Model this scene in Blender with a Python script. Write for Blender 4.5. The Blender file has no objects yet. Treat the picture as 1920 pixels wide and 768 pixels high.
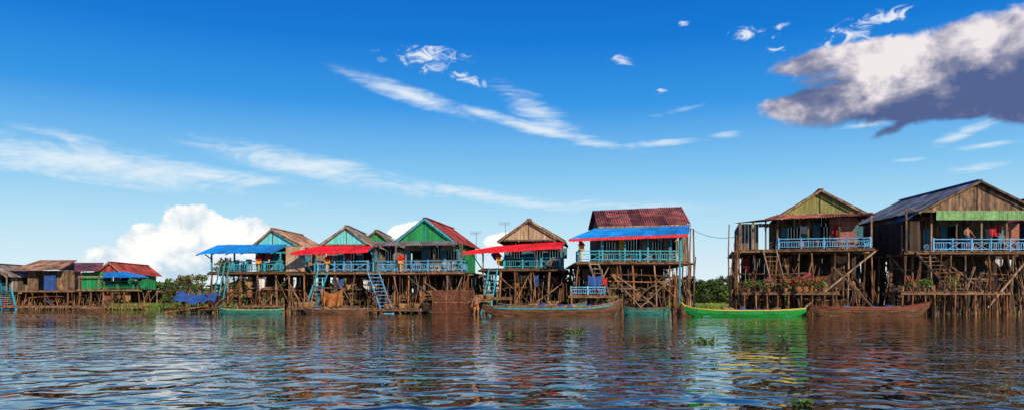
import bpy, math, random
import numpy as np
from mathutils import Vector, Matrix
random.seed(7); np.random.seed(7)
F=1500.0; HZ=560.0; CH=0.95
def X(u,D): return (u-960)*D/F
def Z(v,D): return CH+(HZ-v)*D/F
sc=bpy.context.scene
sc.view_settings.view_transform='Standard'; sc.view_settings.look='None'; sc.view_settings.exposure=0
# ------------------------------------------------------------ materials
MATS={}
def mat(name,c1,c2=None,scale=3,stretch=(1,1,1),rough=.75,metal=0.0,vr=.6,bump=.3,lo=.38,hi=.62,spec=.3):
    if name in MATS: return MATS[name]
    m=bpy.data.materials.new(name); m.use_nodes=True; nt=m.node_tree; N=nt.nodes; L=nt.links
    p=N['Principled BSDF']; c2=c2 or tuple(x*.5 for x in c1)
    tc=N.new('ShaderNodeTexCoord'); mp=N.new('ShaderNodeMapping'); mp.inputs['Scale'].default_value=stretch
    L.new(tc.outputs['Object'],mp.inputs['Vector'])
    n=N.new('ShaderNodeTexNoise'); n.inputs['Scale'].default_value=scale; n.inputs['Detail'].default_value=5; n.inputs['Roughness'].default_value=.7
    L.new(mp.outputs[0],n.inputs['Vector'])
    r=N.new('ShaderNodeValToRGB'); r.color_ramp.elements[0].position=lo; r.color_ramp.elements[1].position=hi
    r.color_ramp.elements[0].color=(*c2,1); r.color_ramp.elements[1].color=(*c1,1)
    L.new(n.outputs['Fac'],r.inputs['Fac'])
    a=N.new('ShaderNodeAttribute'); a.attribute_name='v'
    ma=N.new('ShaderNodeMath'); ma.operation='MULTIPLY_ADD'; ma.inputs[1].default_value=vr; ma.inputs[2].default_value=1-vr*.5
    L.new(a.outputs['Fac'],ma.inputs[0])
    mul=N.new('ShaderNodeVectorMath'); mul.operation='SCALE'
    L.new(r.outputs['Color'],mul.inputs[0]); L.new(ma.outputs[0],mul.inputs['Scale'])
    L.new(mul.outputs[0],p.inputs['Base Color'])
    p.inputs['Roughness'].default_value=rough; p.inputs['Metallic'].default_value=metal
    p.inputs['Specular IOR Level'].default_value=spec
    if bump:
        b=N.new('ShaderNodeBump'); b.inputs['Strength'].default_value=bump; b.inputs['Distance'].default_value=.03
        L.new(n.outputs['Fac'],b.inputs['Height']); L.new(b.outputs[0],p.inputs['Normal'])
    MATS[name]=m; return m
mat('post_wood',(.27,.125,.05),(.045,.022,.013),4,(1,1,.3),vr=1.4)
mat('post_grey',(.29,.20,.13),(.07,.048,.035),4,(1,1,.3),vr=1.2)
mat('deck_wood',(.22,.13,.075),(.07,.04,.025),4,vr=.8)
mat('wall_grey',(.36,.31,.26),(.12,.09,.075),2.5,(2.5,2.5,.5),vr=.9)
mat('wall_brown',(.24,.155,.10),(.045,.03,.024),2.2,(2,2,.6),vr=1.1)
mat('wall_dark',(.055,.038,.03),(.02,.015,.012),3,(3,3,.5),vr=.9)  # dark house walls, also the planks that stand in for under-deck shade
mat('wall_tan',(.50,.38,.26),(.26,.18,.12),3,(3,3,.4),vr=.45)
mat('wall_teal',(.15,.66,.74),(.10,.45,.52),3,(3,3,.4),vr=.25)
mat('wall_green',(.02,.32,.10),(.015,.17,.065),3,(3,3,.4),vr=.4)
mat('wall_olive',(.28,.29,.09),(.17,.17,.06),3,(3,3,.4),vr=.35)
mat('wall_rose',(.36,.14,.11),(.20,.09,.07),9,vr=.3)
mat('roof_rust',(.36,.11,.085),(.08,.03,.03),1.1,(1,1,1),vr=1.1,rough=.6)
mat('roof_red',(.38,.05,.04),(.12,.035,.03),1.1,vr=.9,rough=.55)
mat('roof_tan',(.44,.28,.19),(.14,.07,.05),1.1,vr=.9,rough=.6)
mat('roof_slate',(.12,.16,.23),(.045,.055,.085),1.1,vr=.9,rough=.5)
mat('roof_grey',(.27,.27,.28),(.13,.085,.07),1.1,vr=.8,rough=.5)
mat('paint_blue',(.008,.28,.80),(.015,.17,.50),2,vr=.4,rough=.5,bump=.1)
mat('paint_red',(.82,.010,.03),(.45,.012,.025),2,vr=.35,rough=.55,bump=.1)
mat('paint_teal',(.03,.42,.60),(.03,.17,.25),6,vr=.7,rough=.6)
mat('paint_sky',(.11,.44,.80),(.07,.22,.40),6,vr=.7,rough=.6)
mat('trim_green',(.20,.44,.18),(.12,.24,.11),5,vr=.4)
mat('shutter_blue',(.06,.24,.34),(.04,.12,.18),5,vr=.5)
mat('cloth_orange',(.50,.20,.06),(.25,.09,.03),5,vr=.3,rough=.9)
mat('cloth_yellow',(.70,.42,.06),(.5,.28,.04),5,vr=.3,rough=.9)
mat('cloth_blue',(.03,.10,.36),(.02,.06,.22),2,vr=.5,rough=.7)
mat('cloth_white',(.6,.6,.6),(.4,.4,.4),2,vr=.5,rough=.9)
mat('cloth_red',(.45,.04,.05),(.25,.02,.03),2,vr=.5,rough=.9)
mat('basket',(.36,.22,.10),(.16,.09,.04),14,vr=.6,rough=.9)
mat('plastic_blue',(.02,.12,.5),(.02,.1,.4),3,vr=.5,rough=.35)
mat('boat_brown',(.17,.085,.045),(.05,.028,.016),4,(.4,2,2),vr=.4,rough=.5)
mat('boat_green',(.02,.33,.06),(.015,.18,.04),3,(.4,2,2),vr=.3,rough=.35)
mat('boat_red',(.26,.04,.022),(.09,.025,.016),3,(.4,2,2),vr=.3,rough=.5)
mat('boat_teal',(.03,.22,.20),(.02,.10,.10),3,(.4,2,2),vr=.3,rough=.5)
mat('paint_yellow',(.62,.55,.08),(.4,.36,.05),4,vr=.3,rough=.4)
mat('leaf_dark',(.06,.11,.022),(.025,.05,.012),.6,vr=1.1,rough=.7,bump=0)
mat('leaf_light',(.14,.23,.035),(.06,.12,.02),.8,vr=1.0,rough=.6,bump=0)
mat('leaf_dry',(.16,.11,.035),(.07,.06,.02),.8,vr=1.0,rough=.8,bump=0)
mat('grass',(.18,.28,.05),(.08,.14,.03),.8,vr=1.0,bump=0)
mat('skin',(.34,.17,.10),(.28,.13,.08),5,vr=0,rough=.55,bump=0)
mat('hair',(.015,.012,.01),(.01,.01,.01),30,vr=0)
mat('clay',(.30,.13,.06),(.15,.07,.04),5,vr=.5)
mat('petal_red',(.65,.03,.08),(.45,.02,.05),5,vr=.6,bump=0)
mat('petal_pink',(.7,.2,.3),(.6,.1,.2),5,vr=.6,bump=0)
mat('gold',(.7,.38,.05),(.55,.2,.03),8,vr=.4,rough=.4)
mat('net_red',(.22,.08,.055),(.12,.045,.03),8,vr=.5,rough=.9)
mat('wire',(.03,.03,.035),(.02,.02,.02),5,vr=0,rough=.5)
mat('alu',(.4,.4,.42),(.3,.3,.3),5,vr=0,rough=.4,metal=.8)
# ------------------------------------------------------------ mesh builder
def rnd(a,b): return random.uniform(a,b)
class MB:
    def __init__(s): s.V=[]; s.Fc=[]; s.v=[]
    def add(s,vs,fs,v=None):
        o=len(s.V); v=random.random() if v is None else v
        s.V+= [tuple(p) for p in vs]; s.Fc+=[tuple(i+o for i in f) for f in fs]; s.v+=[v]*len(fs)
    def hexa(s,c,v=None):
        s.add(c,[(0,3,2,1),(4,5,6,7),(0,1,5,4),(1,2,6,5),(2,3,7,6),(3,0,4,7)],v)
    def box(s,x0,x1,y0,y1,z0,z1,v=None):
        s.hexa([(x0,y0,z0),(x1,y0,z0),(x1,y1,z0),(x0,y1,z0),(x0,y0,z1),(x1,y0,z1),(x1,y1,z1),(x0,y1,z1)],v)
    def beam(s,p,q,w,h=None,v=None):
        h=h or w; p=Vector(p); q=Vector(q); d=(q-p)
        if d.length<1e-4: return
        d.normalize(); up=Vector((0,0,1)) if abs(d.z)<.95 else Vector((0,1,0))
        a=d.cross(up).normalized()*w/2; b=a.cross(d).normalized()*h/2
        s.hexa([p-a-b,p+a-b,p+a+b,p-a+b,q-a-b,q+a-b,q+a+b,q-a+b],v)
    def pole(s,p,q,r0,r1=None,n=7,bend=0.0,v=None,seg=1):
        r1=r1 or r0*.8; p=Vector(p); q=Vector(q); d=(q-p); ln=d.length
        if ln<1e-4: return
        d.normalize(); up=Vector((0,0,1)) if abs(d.z)<.9 else Vector((1,0,0))
        a=d.cross(up).normalized(); b=a.cross(d)
        if bend: seg=4
        ph=rnd(0,6.28); vs=[];fs=[]
        for i in range(seg+1):
            t=i/seg; off=(a*math.cos(ph)+b*math.sin(ph))*bend*math.sin(math.pi*t)+(a*math.sin(ph)+b*math.cos(ph))*bend*.5*math.sin(2*math.pi*t)
            c=p.lerp(q,t)+off; r=r0+(r1-r0)*t
            for k in range(n):
                an=2*math.pi*k/n; vs.append(c+a*math.cos(an)*r+b*math.sin(an)*r)
        for i in range(seg):
            for k in range(n):
                k2=(k+1)%n; fs.append((i*n+k,i*n+k2,(i+1)*n+k2,(i+1)*n+k))
        fs.append(tuple(range(n-1,-1,-1))); fs.append(tuple(seg*n+k for k in range(n)))
        s.add(vs,fs,v)
    def corr(s,a,b,c,d,pitch=.16,amp=.028,sheet=.8,rows=2):
        a,b,c,d=map(Vector,(a,b,c,d)); nrm=(b-a).cross(d-a).normalized()
        L=max((b-a).length,(c-d).length); ns=max(1,round(L/sheet))
        for r in range(rows):
            t0=r/rows-.02*(r>0); t1=(r+1)/rows
            for k in range(ns):
                u0=k/ns; u1=(k+1)/ns+.01
                n=max(4,int((u1-u0)*L/pitch*4)); vs=[];fs=[]
                j=rnd(-.012,.012); tt0=t0+rnd(-.025,.014)
                for i in range(n+1):
                    u=u0+(u1-u0)*i/n
                    lo=a.lerp(b,u); hi=d.lerp(c,u)
                    o=nrm*(amp*math.sin(u*L/pitch*2*math.pi)+ (rows-r)*.02+(k%2)*.008)
                    vs.append(lo.lerp(hi,tt0)+o); vs.append(lo.lerp(hi,t1)+o+nrm*j)
                for i in range(n): fs.append((2*i,2*i+2,2*i+3,2*i+1))
                s.add(vs,fs)
    def planks(s,p,q,z0,z1,op=(),w=.2,t=.03,ztop=None,gap=0):
        p=Vector((p[0],p[1],0)); q=Vector((q[0],q[1],0)); L=(q-p).length; d=(q-p)/L; nr=Vector((-d.y,d.x,0))
        n=max(1,int(L/w)); w=L/n
        for i in range(n):
            if gap and random.random()<gap: continue
            s0=i*w; s1=s0+w-.012; mid=(s0+s1)/2
            segs=[]; cur=z0; top=z1
            for o in sorted(op,key=lambda o:o[2]):
                if o[0]<mid<o[1]:
                    if o[2]>cur+.02: segs.append((cur,o[2],False))
                    cur=o[3]
            segs.append((cur,None,True))
            off=nr*rnd(-.008,.008); v=random.random()
            for (za,zb,last) in segs:
                ta=zb if not last else (ztop(s0) if ztop else top+rnd(-.015,.01))
                tb=zb if not last else (ztop(s1) if ztop else ta)
                if max(ta,tb)<=za+.005: continue
                A=p+d*s0+off; B=p+d*s1+off
                tn=nr*t
                ta=max(ta,za+.004); tb=max(tb,za+.004)
                s.hexa([A+Vector((0,0,za)),B+Vector((0,0,za)),B+tn+Vector((0,0,za)),A+tn+Vector((0,0,za)),
                        A+Vector((0,0,ta)),B+Vector((0,0,tb)),B+tn+Vector((0,0,tb)),A+tn+Vector((0,0,ta))],v)
    def obj(s,name,m,parent=None,smooth=False):
        me=bpy.data.meshes.new(name); me.from_pydata(s.V,[],s.Fc)
        at=me.attributes.new('v','FLOAT','FACE'); at.data.foreach_set('value',s.v)
        if smooth: me.polygons.foreach_set('use_smooth',[True]*len(me.polygons))
        me.materials.append(MATS[m] if isinstance(m,str) else m); me.update()
        o=bpy.data.objects.new(name,me); sc.collection.objects.link(o)
        if parent: o.parent=parent
        return o
class Grp:
    def __init__(s,name,loc=(0,0,0),yaw=0):
        s.e=bpy.data.objects.new(name,None); s.e.location=loc; s.e.rotation_euler=(0,0,math.radians(yaw)); sc.collection.objects.link(s.e); s.b={}
    def __call__(s,part,m):
        k=(part,m)
        if k not in s.b: s.b[k]=MB()
        return s.b[k]
    def done(s):
        for (part,m),b in s.b.items():
            if b.V: b.obj(part,m,s.e)
# ------------------------------------------------------------ house parts
def railing(b,p,q,z,h=.75,step=.14,v=None,style=0):
    p=Vector((*p,0)); q=Vector((*q,0)); L=(q-p).length; n=max(1,round(L/1.25))
    up=Vector((0,0,1))
    b.beam(p+up*(z+h),q+up*(z+h),.08,.06); b.beam(p+up*(z+.12),q+up*(z+.12),.05,.05); b.beam(p+up*(z+h*.72),q+up*(z+h*.72),.04,.04)
    for i in range(n+1):
        c=p.lerp(q,i/n); b.beam(c+up*(z-.05),c+up*(z+h+.08),.09)
    k=int(L/step)
    for i in range(k):
        c=p.lerp(q,(i+.5)/k)
        if style==1 and (i//6)%2:
            if i%6==0:
                c2=p.lerp(q,min(1,(i+5.5)/k)); b.beam(c+up*(z+.12),c2+up*(z+h*.72),.035); b.beam(c+up*(z+h*.72),c2+up*(z+.12),.035)
        elif random.random()<.95: b.beam(c+up*(z+.12),c+up*(z+h*.72),.035)
def ladder(b,p,q,w=.7,n=9,th=.07):
    p=Vector(p); q=Vector(q); d=(q-p).normalized(); s=Vector((d.y,-d.x,0)); 
    s=Vector((1,0,0)) if s.length<.3 else s.normalized()
    if abs(d.y)>.5*abs(d.x): s=Vector((1,0,0))
    for k in (-1,1): b.beam(p+s*w/2*k,q+s*w/2*k,th,th*1.4)
    for i in range(n):
        c=p.lerp(q,(i+.5)/n); b.beam(c-s*(w/2+.03),c+s*(w/2+.03),.1,.04)
def cloth(b,p,q,drop,n=8,sag=.12,amp=.05):
    p=Vector(p); q=Vector(q); vs=[];fs=[]; d=(q-p); nr=Vector((-d.y,d.x,0)).normalized(); m=6
    ph=rnd(0,6)
    for i in range(n+1):
        t=i/n; dr=drop*(1+.15*math.sin(t*5+ph))
        for j in range(m+1):
            u=j/m; vs.append(p.lerp(q,t)+Vector((0,0,-sag*math.sin(math.pi*t)-dr*u))+nr*amp*math.sin(t*14+ph+u*1.5)*(.3+u))
    for i in range(n):
        for j in range(m): fs.append((i*(m+1)+j,(i+1)*(m+1)+j,(i+1)*(m+1)+j+1,i*(m+1)+j+1))
    b.add(vs,fs)
def lathe(b,c,prof,n=12,v=None):
    vs=[];fs=[]
    for (r,z) in prof:
        for k in range(n):
            a=2*math.pi*k/n; vs.append((c[0]+r*math.cos(a),c[1]+r*math.sin(a),c[2]+z))
    for i in range(len(prof)-1):
        for k in range(n): fs.append((i*n+k,i*n+(k+1)%n,(i+1)*n+(k+1)%n,(i+1)*n+k))
    fs.append(tuple(range(n-1,-1,-1)))
    b.add(vs,fs,v)
def leaves(b,c,r,n,size,flat=1.0):
    for _ in range(n):
        d=Vector((random.gauss(0,1),random.gauss(0,1),random.gauss(0,1))).normalized()*(random.random()**.4)
        p=Vector((c[0]+d.x*r[0],c[1]+d.y*r[1],c[2]+d.z*r[2]))
        a=Vector((random.gauss(0,1),random.gauss(0,1),random.gauss(0,.7))).normalized()
        k=a.cross(Vector((random.gauss(0,1),random.gauss(0,1),random.gauss(0,1)))).normalized()
        s=size*rnd(.6,1.3)
        b.add([p-a*s,p-k*s*.4,p+a*s,p+k*s*.4],[(0,1,2,3)])
def stilts(G,x0,x1,y0,y1,dz,dx=1.2,dy=1.8,brace=.5,extra=10,topz=None,m='post_wood'):
    P=G('stilts',m); P2=G('stilts_grey','post_grey')
    nx=max(2,round((x1-x0)/dx))+1; ny=max(2,round((y1-y0)/dy))+1
    xs=[x0+(x1-x0)*i/(nx-1) for i in range(nx)]; ys=[y0+.12+(y1-y0-.2)*j/(ny-1) for j in range(ny)]
    pts={}
    for j,y in enumerate(ys):
        for i,x in enumerate(xs):
            x_=x+rnd(-.25,.25) if 0<i<nx-1 else x; lean=rnd(-.28,.28)
            bt=(x_+lean,y+rnd(-.2,.2),-1.2); tp=(x_,y,dz-.12)
            pts[i,j]=(Vector(bt),Vector(tp))
            (P if random.random()<.7 else P2).pole(bt,tp,rnd(.05,.095),rnd(.045,.075),bend=rnd(.02,.13))
            if random.random()<.5: P.pole((x_+rnd(-.7,.7),y+rnd(-.2,.2),-1),(x_+rnd(-.2,.2),y,dz-.1),.045,.03,bend=.1)
        (P2 if j else P).pole((x0-.35,y,dz-.17),(x1+.35,y,dz-.17),.075,.07)
        for _ in range(2):
            if random.random()<.7:
                zz=rnd(.12,.7)*dz; a=rnd(0,.4)*(x1-x0); b=rnd(.6,1.05)*(x1-x0); P.pole((x0-.3+a,y-.09,zz+rnd(-.25,.25)),(x0+b,y-.09,zz+rnd(-.25,.25)),.045,.035,bend=.07)
    for j in range(ny):
        for i in range(nx-1):
            pr=brace if j==0 else brace*.9
            if random.random()<pr:
                a=pts[i,j]; k=i+2 if (i+2<nx and random.random()<.5) else i+1
                b=pts[k,j]; f=random.random()<.5
                za,zb=(rnd(.02,.3),rnd(.7,.98)) if f else (rnd(.7,.98),rnd(.02,.3))
                la=a[0].lerp(a[1],(1.2+za*dz)/(1.2+dz)); lb=b[0].lerp(b[1],(1.2+zb*dz)/(1.2+dz))
                o=Vector((0,-.1,0)); (P if random.random()<.65 else P2).pole(la+o,lb+o,.052,.04,n=6,bend=.05)
    for i in range(nx):
        for j in range(ny-1):
            if random.random()<.45:
                a,b=pts[i,j],pts[i,j+1]; P.pole(a[0].lerp(a[1],rnd(.3,.5)),b[0].lerp(b[1],.95),.045,.04)
    for _ in range(int(extra*2.8)):
        x=rnd(x0-.4,x1+.4); y=rnd(y0-.8,y0+2.0); (P if random.random()<.6 else P2).pole((x+rnd(-1.1,1.1),y-.2,-1),(x,y,(random.random()**1.4*.85+.15)*dz),rnd(.02,.05),.02,bend=.08,n=6)
    for _ in range(int((x1-x0)*1.3)):
        x=rnd(x0+.3,x1-.6); y=rnd(y0+.1,y0+2.5); r=random.random()
        if r<.35: cloth(G('hung_cloth',random.choice(['cloth_white','cloth_red','cloth_blue','net_red','basket','basket'])),(x,y,dz-rnd(.2,.5)),(x+rnd(.3,.8),y+.1,dz-rnd(.2,.5)),rnd(.4,.9))
        elif r<.6: z=rnd(.25,.6)*dz; P2.box(x-.6,x+.9,y,y+.5,z,z+.05); lathe(G('baskets','basket'),(x,y+.2,z+.05),[(.2,0),(.26,.18),(.27,.3),(.01,.3)],9)
        elif r<.7: z=rnd(.25,.5)*dz; lathe(G('water_jars','clay'),(x,y+.2,z),[(.15,0),(.25,.2),(.24,.34),(.17,.44),(.19,.5),(.01,.48)],10); P2.box(x-.5,x+.5,y,y+.5,z-.05,z)
        else:
            z=rnd(.3,.8)*dz
            for k in range(6): P2.pole((x-1.0+rnd(-.3,.3),y+k*.07,z+rnd(-.06,.06)),(x+1.2+rnd(-.3,.3),y+k*.07,z+rnd(-.15,.15)),.03,.02,n=5)
    return xs,ys
def deck(G,x0,x1,y0,y1,z,w=.2,t=.05):
    b=G('deck','deck_wood'); n=max(1,int((x1-x0)/w))
    for i in range(n):
        a=x0+(x1-x0)*i/n; b.box(a,a+(x1-x0)/n-.012,y0+rnd(-.1,.05),y1,z-t,z+rnd(-.006,.006))
    b.beam((x0-.1,y0+.03,z-t-.07),(x1+.1,y0+.03,z-t-.07),.06,.13); b.beam((x0-.1,y1-.1,z-t-.07),(x1+.1,y1-.1,z-t-.07),.06,.13)
def opening_frame(b,p0,x0,x1,z0,z1):
    y=p0
    b.box(x0-.07,x0,y-.05,y+.06,z0,z1+.07); b.box(x1,x1+.07,y-.05,y+.06,z0,z1+.07); b.box(x0,x1,y-.05,y+.06,z1,z1+.07)
def porch_clutter(G,x0,x1,porch,dz):
    for _ in range(int((x1-x0)*1.1)):
        x=rnd(x0+.3,x1-.3); y=rnd(.3,porch-.3); r=random.random()
        if r<.25: lathe(G('water_jars','clay'),(x,y,dz),[(.13,0),(.24,.2),(.23,.38),(.15,.5),(.18,.56),(.01,.54)],10)
        elif r<.5: leaves(G('porch_plants','leaf_light'),(x,y,dz+.55),(.22,.2,.25),50,.07); lathe(G('water_jars','clay'),(x,y,dz),[(.1,0),(.16,.3),(.01,.3)],9)
        elif r<.75: cloth(G('laundry',random.choice(['cloth_white','cloth_red','cloth_blue','cloth_yellow'])),(x-.25,y,dz+1.6),(x+.25,y,dz+1.6),rnd(.4,.8))
        elif r<.87: lathe(G('plastic_barrel','plastic_blue'),(x,y,dz),[(.2,0),(.23,.15),(.23,.5),(.2,.65),(.01,.65)],12)
        else:
            c=G('chairs','post_grey')
            c.box(x-.22,x+.22,y-.2,y+.2,dz+.42,dz+.46); c.box(x-.22,x+.22,y+.17,y+.2,dz+.5,dz+.9)
            for sx in (-.2,.2):
                for sy in (-.18,.18): c.beam((x+sx,y+sy,dz),(x+sx,y+sy,dz+.42),.04)
def stilt_house(name,D,pl,pr,dk,depth=7.5,porch=1.8,yaw=0,g=None,gy=.4,gm='wall_grey',rm='roof_rust',wm='wall_grey',sm=None,
                railm='paint_teal',rail=None,awn=None,seed=1,brace=.7,extra=12,rs=0,roof_back=.5,over=.25,winm='shutter_blue',bargem='post_grey',pm='post_grey',rh=None,platform=None,rm2=None):
    random.seed(seed)
    X0=X((pl+pr)/2,D); G=Grp(name,(X0,D,0),yaw)
    lx=lambda u,y=0: X(u,D+y)-X0
    lz=lambda v,y=0: Z(v,D+y)
    x0,x1=lx(pl),lx(pr); dz=lz(dk)
    xs,ys=stilts(G,x0,x1,0,depth,dz,brace=brace,extra=extra)
    deck(G,x0-.1,x1+.1,-.1,depth,dz)
    G('back_shade_planks','wall_dark').planks((x0,depth-.3),(x1,depth-.3),rnd(.2,.6),dz-.2,w=.3,gap=.25)  # dark gapped planks added behind the stilts to paint in shade
    if g:
        gl,gr=lx(g[0],gy),lx(g[1],gy); ge=lz(g[2],gy); gp=lz(g[3],gy); gc=(gl+gr)/2
        if len(g)>4: gc=lx(g[4],gy)
        yb=depth+roof_back; y_=gy-over
        sl=(gp-ge)/(gc-gl); sr=(gp-ge)/(gr-gc)
        o=.2
        R=G('roof',rm); 
        R.corr((gl-o,yb,ge-o*sl),(gl-o,y_,ge-o*sl),(gc,y_,gp),(gc,yb,gp),rows=3)
        R.corr((gr+o,y_,ge-o*sr),(gr+o,yb,ge-o*sr),(gc,yb,gp),(gc,y_,gp),rows=3)
        R.beam((gc,y_,gp+.06),(gc,yb,gp+.06),.3,.05)
        B=G('bargeboard',bargem)
        B.beam((gl-o,y_-.03,ge-o*sl-.05),(gc,y_-.03,gp-.05),.04,.12); B.beam((gr+o,y_-.03,ge-o*sr-.05),(gc,y_-.03,gp-.05),.04,.12)
        B.beam((gl-.1,gy-.06,ge),(gr+.1,gy-.06,ge),.05,.10)
        def zt(s):
            xx=gl+s
            return gp-.06-(gc-xx)*sl if xx<gc else gp-.06-(xx-gc)*sr
        G('gable',gm).planks((gl+.02,gy),(gr-.02,gy),ge,ge,w=.22,ztop=zt)
        G('gable_back',gm).planks((gl+.02,depth-.05),(gr-.02,depth-.05),ge,ge,w=.3,ztop=zt)
        B.beam((gc,gy-.04,ge),(gc,gy-.04,gp-.1),.05,.04)
        W=G('walls',wm); S=G('side_walls',sm or wm)
        wl,wr=gl+.15,gr-.15
        ops=[]
        L=wr-wl; fr=G('window_frames',winm)
        dpos=L*rnd(.4,.6); ops.append((dpos,dpos+.85,dz,dz+1.75))
        for c in (L*.12,L*.8):
            if abs(c-dpos)>1.0: ops.append((c,c+.8,dz+.75,dz+1.5))
        hh=ge-dz
        ops=[(a,b,c,min(d,dz+hh-.15)) for a,b,c,d in ops]
        W.planks((wl,porch),(wr,porch),dz,ge,op=ops)
        for a,b_,c,d in ops:
            opening_frame(fr,porch,wl+a,wl+b_,c,d)
            if c>dz+.1:
                for sgn,xx in ((-1,wl+a-.07),(1,wl+b_+.07)): fr.box(min(xx,xx+sgn*.38),max(xx,xx+sgn*.38),porch-.06,porch-.035,c,d)
            else: fr.box(wl+a-.5,wl+a-.08,porch-.07,porch-.04,c+.02,d)
        S.planks((wl,porch),(wl,depth-.1),dz,ge+.1,op=[(1.2,2.0,dz+.7,dz+1.45)])
        S.planks((wr,depth-.1),(wr,porch),dz,ge+.1,op=[(depth-porch-2.6,depth-porch-1.8,dz+.7,dz+1.45)])
        W.planks((wr,depth-.1),(wl,depth-.1),dz,ge)
        porch_clutter(G,x0+.3,x1-.3,porch,dz)
    P=G('porch_posts',pm)
    if g or awn:
        n=max(2,round((x1-x0)/1.7))
        top=lz(awn[3])+.12 if awn else lz(g[2])+.1
        for i in range(n+1):
            x=x0+(x1-x0)*i/n
            P.beam((x,.06,dz-.1),(x,.06,top),.1)
        P.beam((x0-.1,.06,top),(x1+.1,.06,top),.09,.1)
    if awn:
        al,ar,at,ab,am,tm,yf=awn[:7]; al2,ar2=(awn[7],awn[8]) if len(awn)>7 else (al,ar)
        yt=gy-.12
        A=G('awning',am)
        ptl=(lx(al2,yt),yt,lz(at,yt)); ptr=(lx(ar2,yt),yt,lz(awn[10] if len(awn)>10 else at,yt)); pbl=(lx(al,yf),yf,lz(ab,yf)); pbr=(lx(ar,yf),yf,lz(awn[9] if len(awn)>9 else ab,yf))
        A.corr(pbl,pbr,ptr,ptl,rows=1,amp=.02)
        if tm:
            T=G('awning_valance',tm); n=int((pbr[0]-pbl[0])/.22)
            a=Vector(pbl);b=Vector(pbr)
            for i in range(n):
                p=a.lerp(b,i/n); q=a.lerp(b,(i+1)/n); h=rnd(.12,.16)
                T.add([p+Vector((0,-.02,.03)),q+Vector((0,-.02,.03)),q+Vector((0,-.025,-h)),(p+q)/2+Vector((0,-.03,-h-.05)),p+Vector((0,-.025,-h))],[(0,4,3,2,1)])
        for i in range(6):
            t=i/5; G('awning_rafters',pm).beam(Vector(pbl).lerp(Vector(pbr),t)-Vector((0,0,.06)),Vector(ptl).lerp(Vector(ptr),t)-Vector((0,0,.06)),.06)
        for x in (x0,x1): G('awning_rafters',pm).beam((x,.06,dz+.9),(x,yf+.15,pbl[2]+.0),.06)
    if rail:
        rl,rr=lx(rail[0]),lx(rail[1]); hh=rh or .72
        railing(G('railing',railm),(rl,0),(rr,0),dz,hh,style=rs)
        railing(G('railing',railm),(rl,0.06),(rl,porch),dz,hh); railing(G('railing',railm),(rr,0.06),(rr,porch),dz,hh)
    if platform:
        a,b_,pv=platform; za=lz(pv,-1.2)
        deck(G,lx(a),lx(b_),-1.3,.9,za)
        for i in range(5):
            x=lx(a)+(lx(b_)-lx(a))*i/4
            for y in (-1.2,.8): G('stilts','post_wood').pole((x+rnd(-.1,.1),y,-1),(x,y,za+rnd(-.05,.5)),.06,.05,bend=.04)
    return G,lx,lz,dz
def spirit_shrine(name,x,y,z,h=.55):
    G=Grp(name,(x,y,z)); b=G('shrine_body','gold')
    b.beam((0,0,0),(0,0,h),.07); b.box(-.2,.2,-.15,.15,h,h+.05); b.box(-.15,.15,.02,.12,h+.05,h+.3)
    for sx in (-.17,.13): b.box(sx,sx+.04,-.12,-.08,h+.05,h+.3)
    r=G('shrine_roof','paint_red')
    for k,(w,zz) in enumerate(((.26,.3),(.19,.38),(.11,.46))):
        r.add([(-w,-w*.8,h+zz),(w,-w*.8,h+zz),(w,w*.8,h+zz),(-w,w*.8,h+zz),(-w*.5,0,h+zz+.12),(w*.5,0,h+zz+.12)],[(0,1,5,4),(1,2,5),(2,3,4,5),(3,0,4),(3,2,1,0)])
    b.beam((0,0,h+.5),(0,0,h+.75),.02)
    G.done()
def potted_plant(x,y,z,s=.3,flower=None,name='potted_plant'):
    G=Grp(name,(x,y,z)); lathe(G('pot','clay'),(0,0,0),[(s*.28,0),(s*.42,s*.3),(s*.45,s*.6),(s*.5,s*.65),(s*.4,s*.64),(.01,s*.6)])
    st=G('stems','post_grey')
    for _ in range(5): st.pole((0,0,s*.5),(rnd(-.2,.2),rnd(-.2,.2),s*.6+rnd(.2,.5)),.012,.006,n=4)
    leaves(G('foliage','leaf_light'),(0,0,s*.6+.32),(.36,.3,.34),110,.08)
    if flower: leaves(G('flowers',flower),(0,-.05,s*.6+.42),(.38,.3,.32),60,.065)
    G.done()
# ------------------------------------------------------------ HOUSES
G,lx,lz,dz=stilt_house('stilt_house_blue_awning',57,392,572,508,depth=7,porch=2.2,yaw=-6,g=(470,566,462,429,508),gy=1.6,gm='wall_teal',rm='roof_tan',wm='wall_tan',sm='wall_tan',
    railm='paint_teal',rail=(430,530),awn=(365,512,458,476,'paint_blue',None,-1.0,400,535,473),seed=3,platform=(470,545,570),pm='paint_teal',extra=16)
for k in range(3): G('teal_poles','paint_teal').pole((lx(395+k*10),-.5,-.5),(lx(412+k*9),0,dz+1.0),.05,.05)
G('tan_sidewall','wall_tan').planks((lx(538),-.02),(lx(575),-.02),dz-.25,lz(462),w=.16)
cloth(G('hanging_cloth','cloth_white'),(lx(475),.5,dz-.3),(lx(492),.5,dz-.3),.9)
G.done()
spirit_shrine('spirit_shrine',X(487,57),56.8,Z(508,57))
G,lx,lz,dz=stilt_house('stilt_house_teal_gable',56,590,700,508,depth=8,porch=2.2,g=(603,697,458,424,650),gy=1.2,gm='wall_teal',rm='roof_grey',wm='wall_grey',
    railm='paint_sky',rail=(596,690),awn=(545,690,461,473,'paint_red','paint_red',-1.0,598,700,468),seed=5,platform=(575,680,572),pm='paint_teal',rs=1)
ladder(G('staircase','paint_teal'),(lx(588),-1.6,-.2),(lx(606),-.1,dz-.05),w=.7,n=11)
for k in range(2): G('teal_struts','paint_teal').pole((lx(585),.0,dz),(lx(562),-.9,lz(474)),.045)
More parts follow.
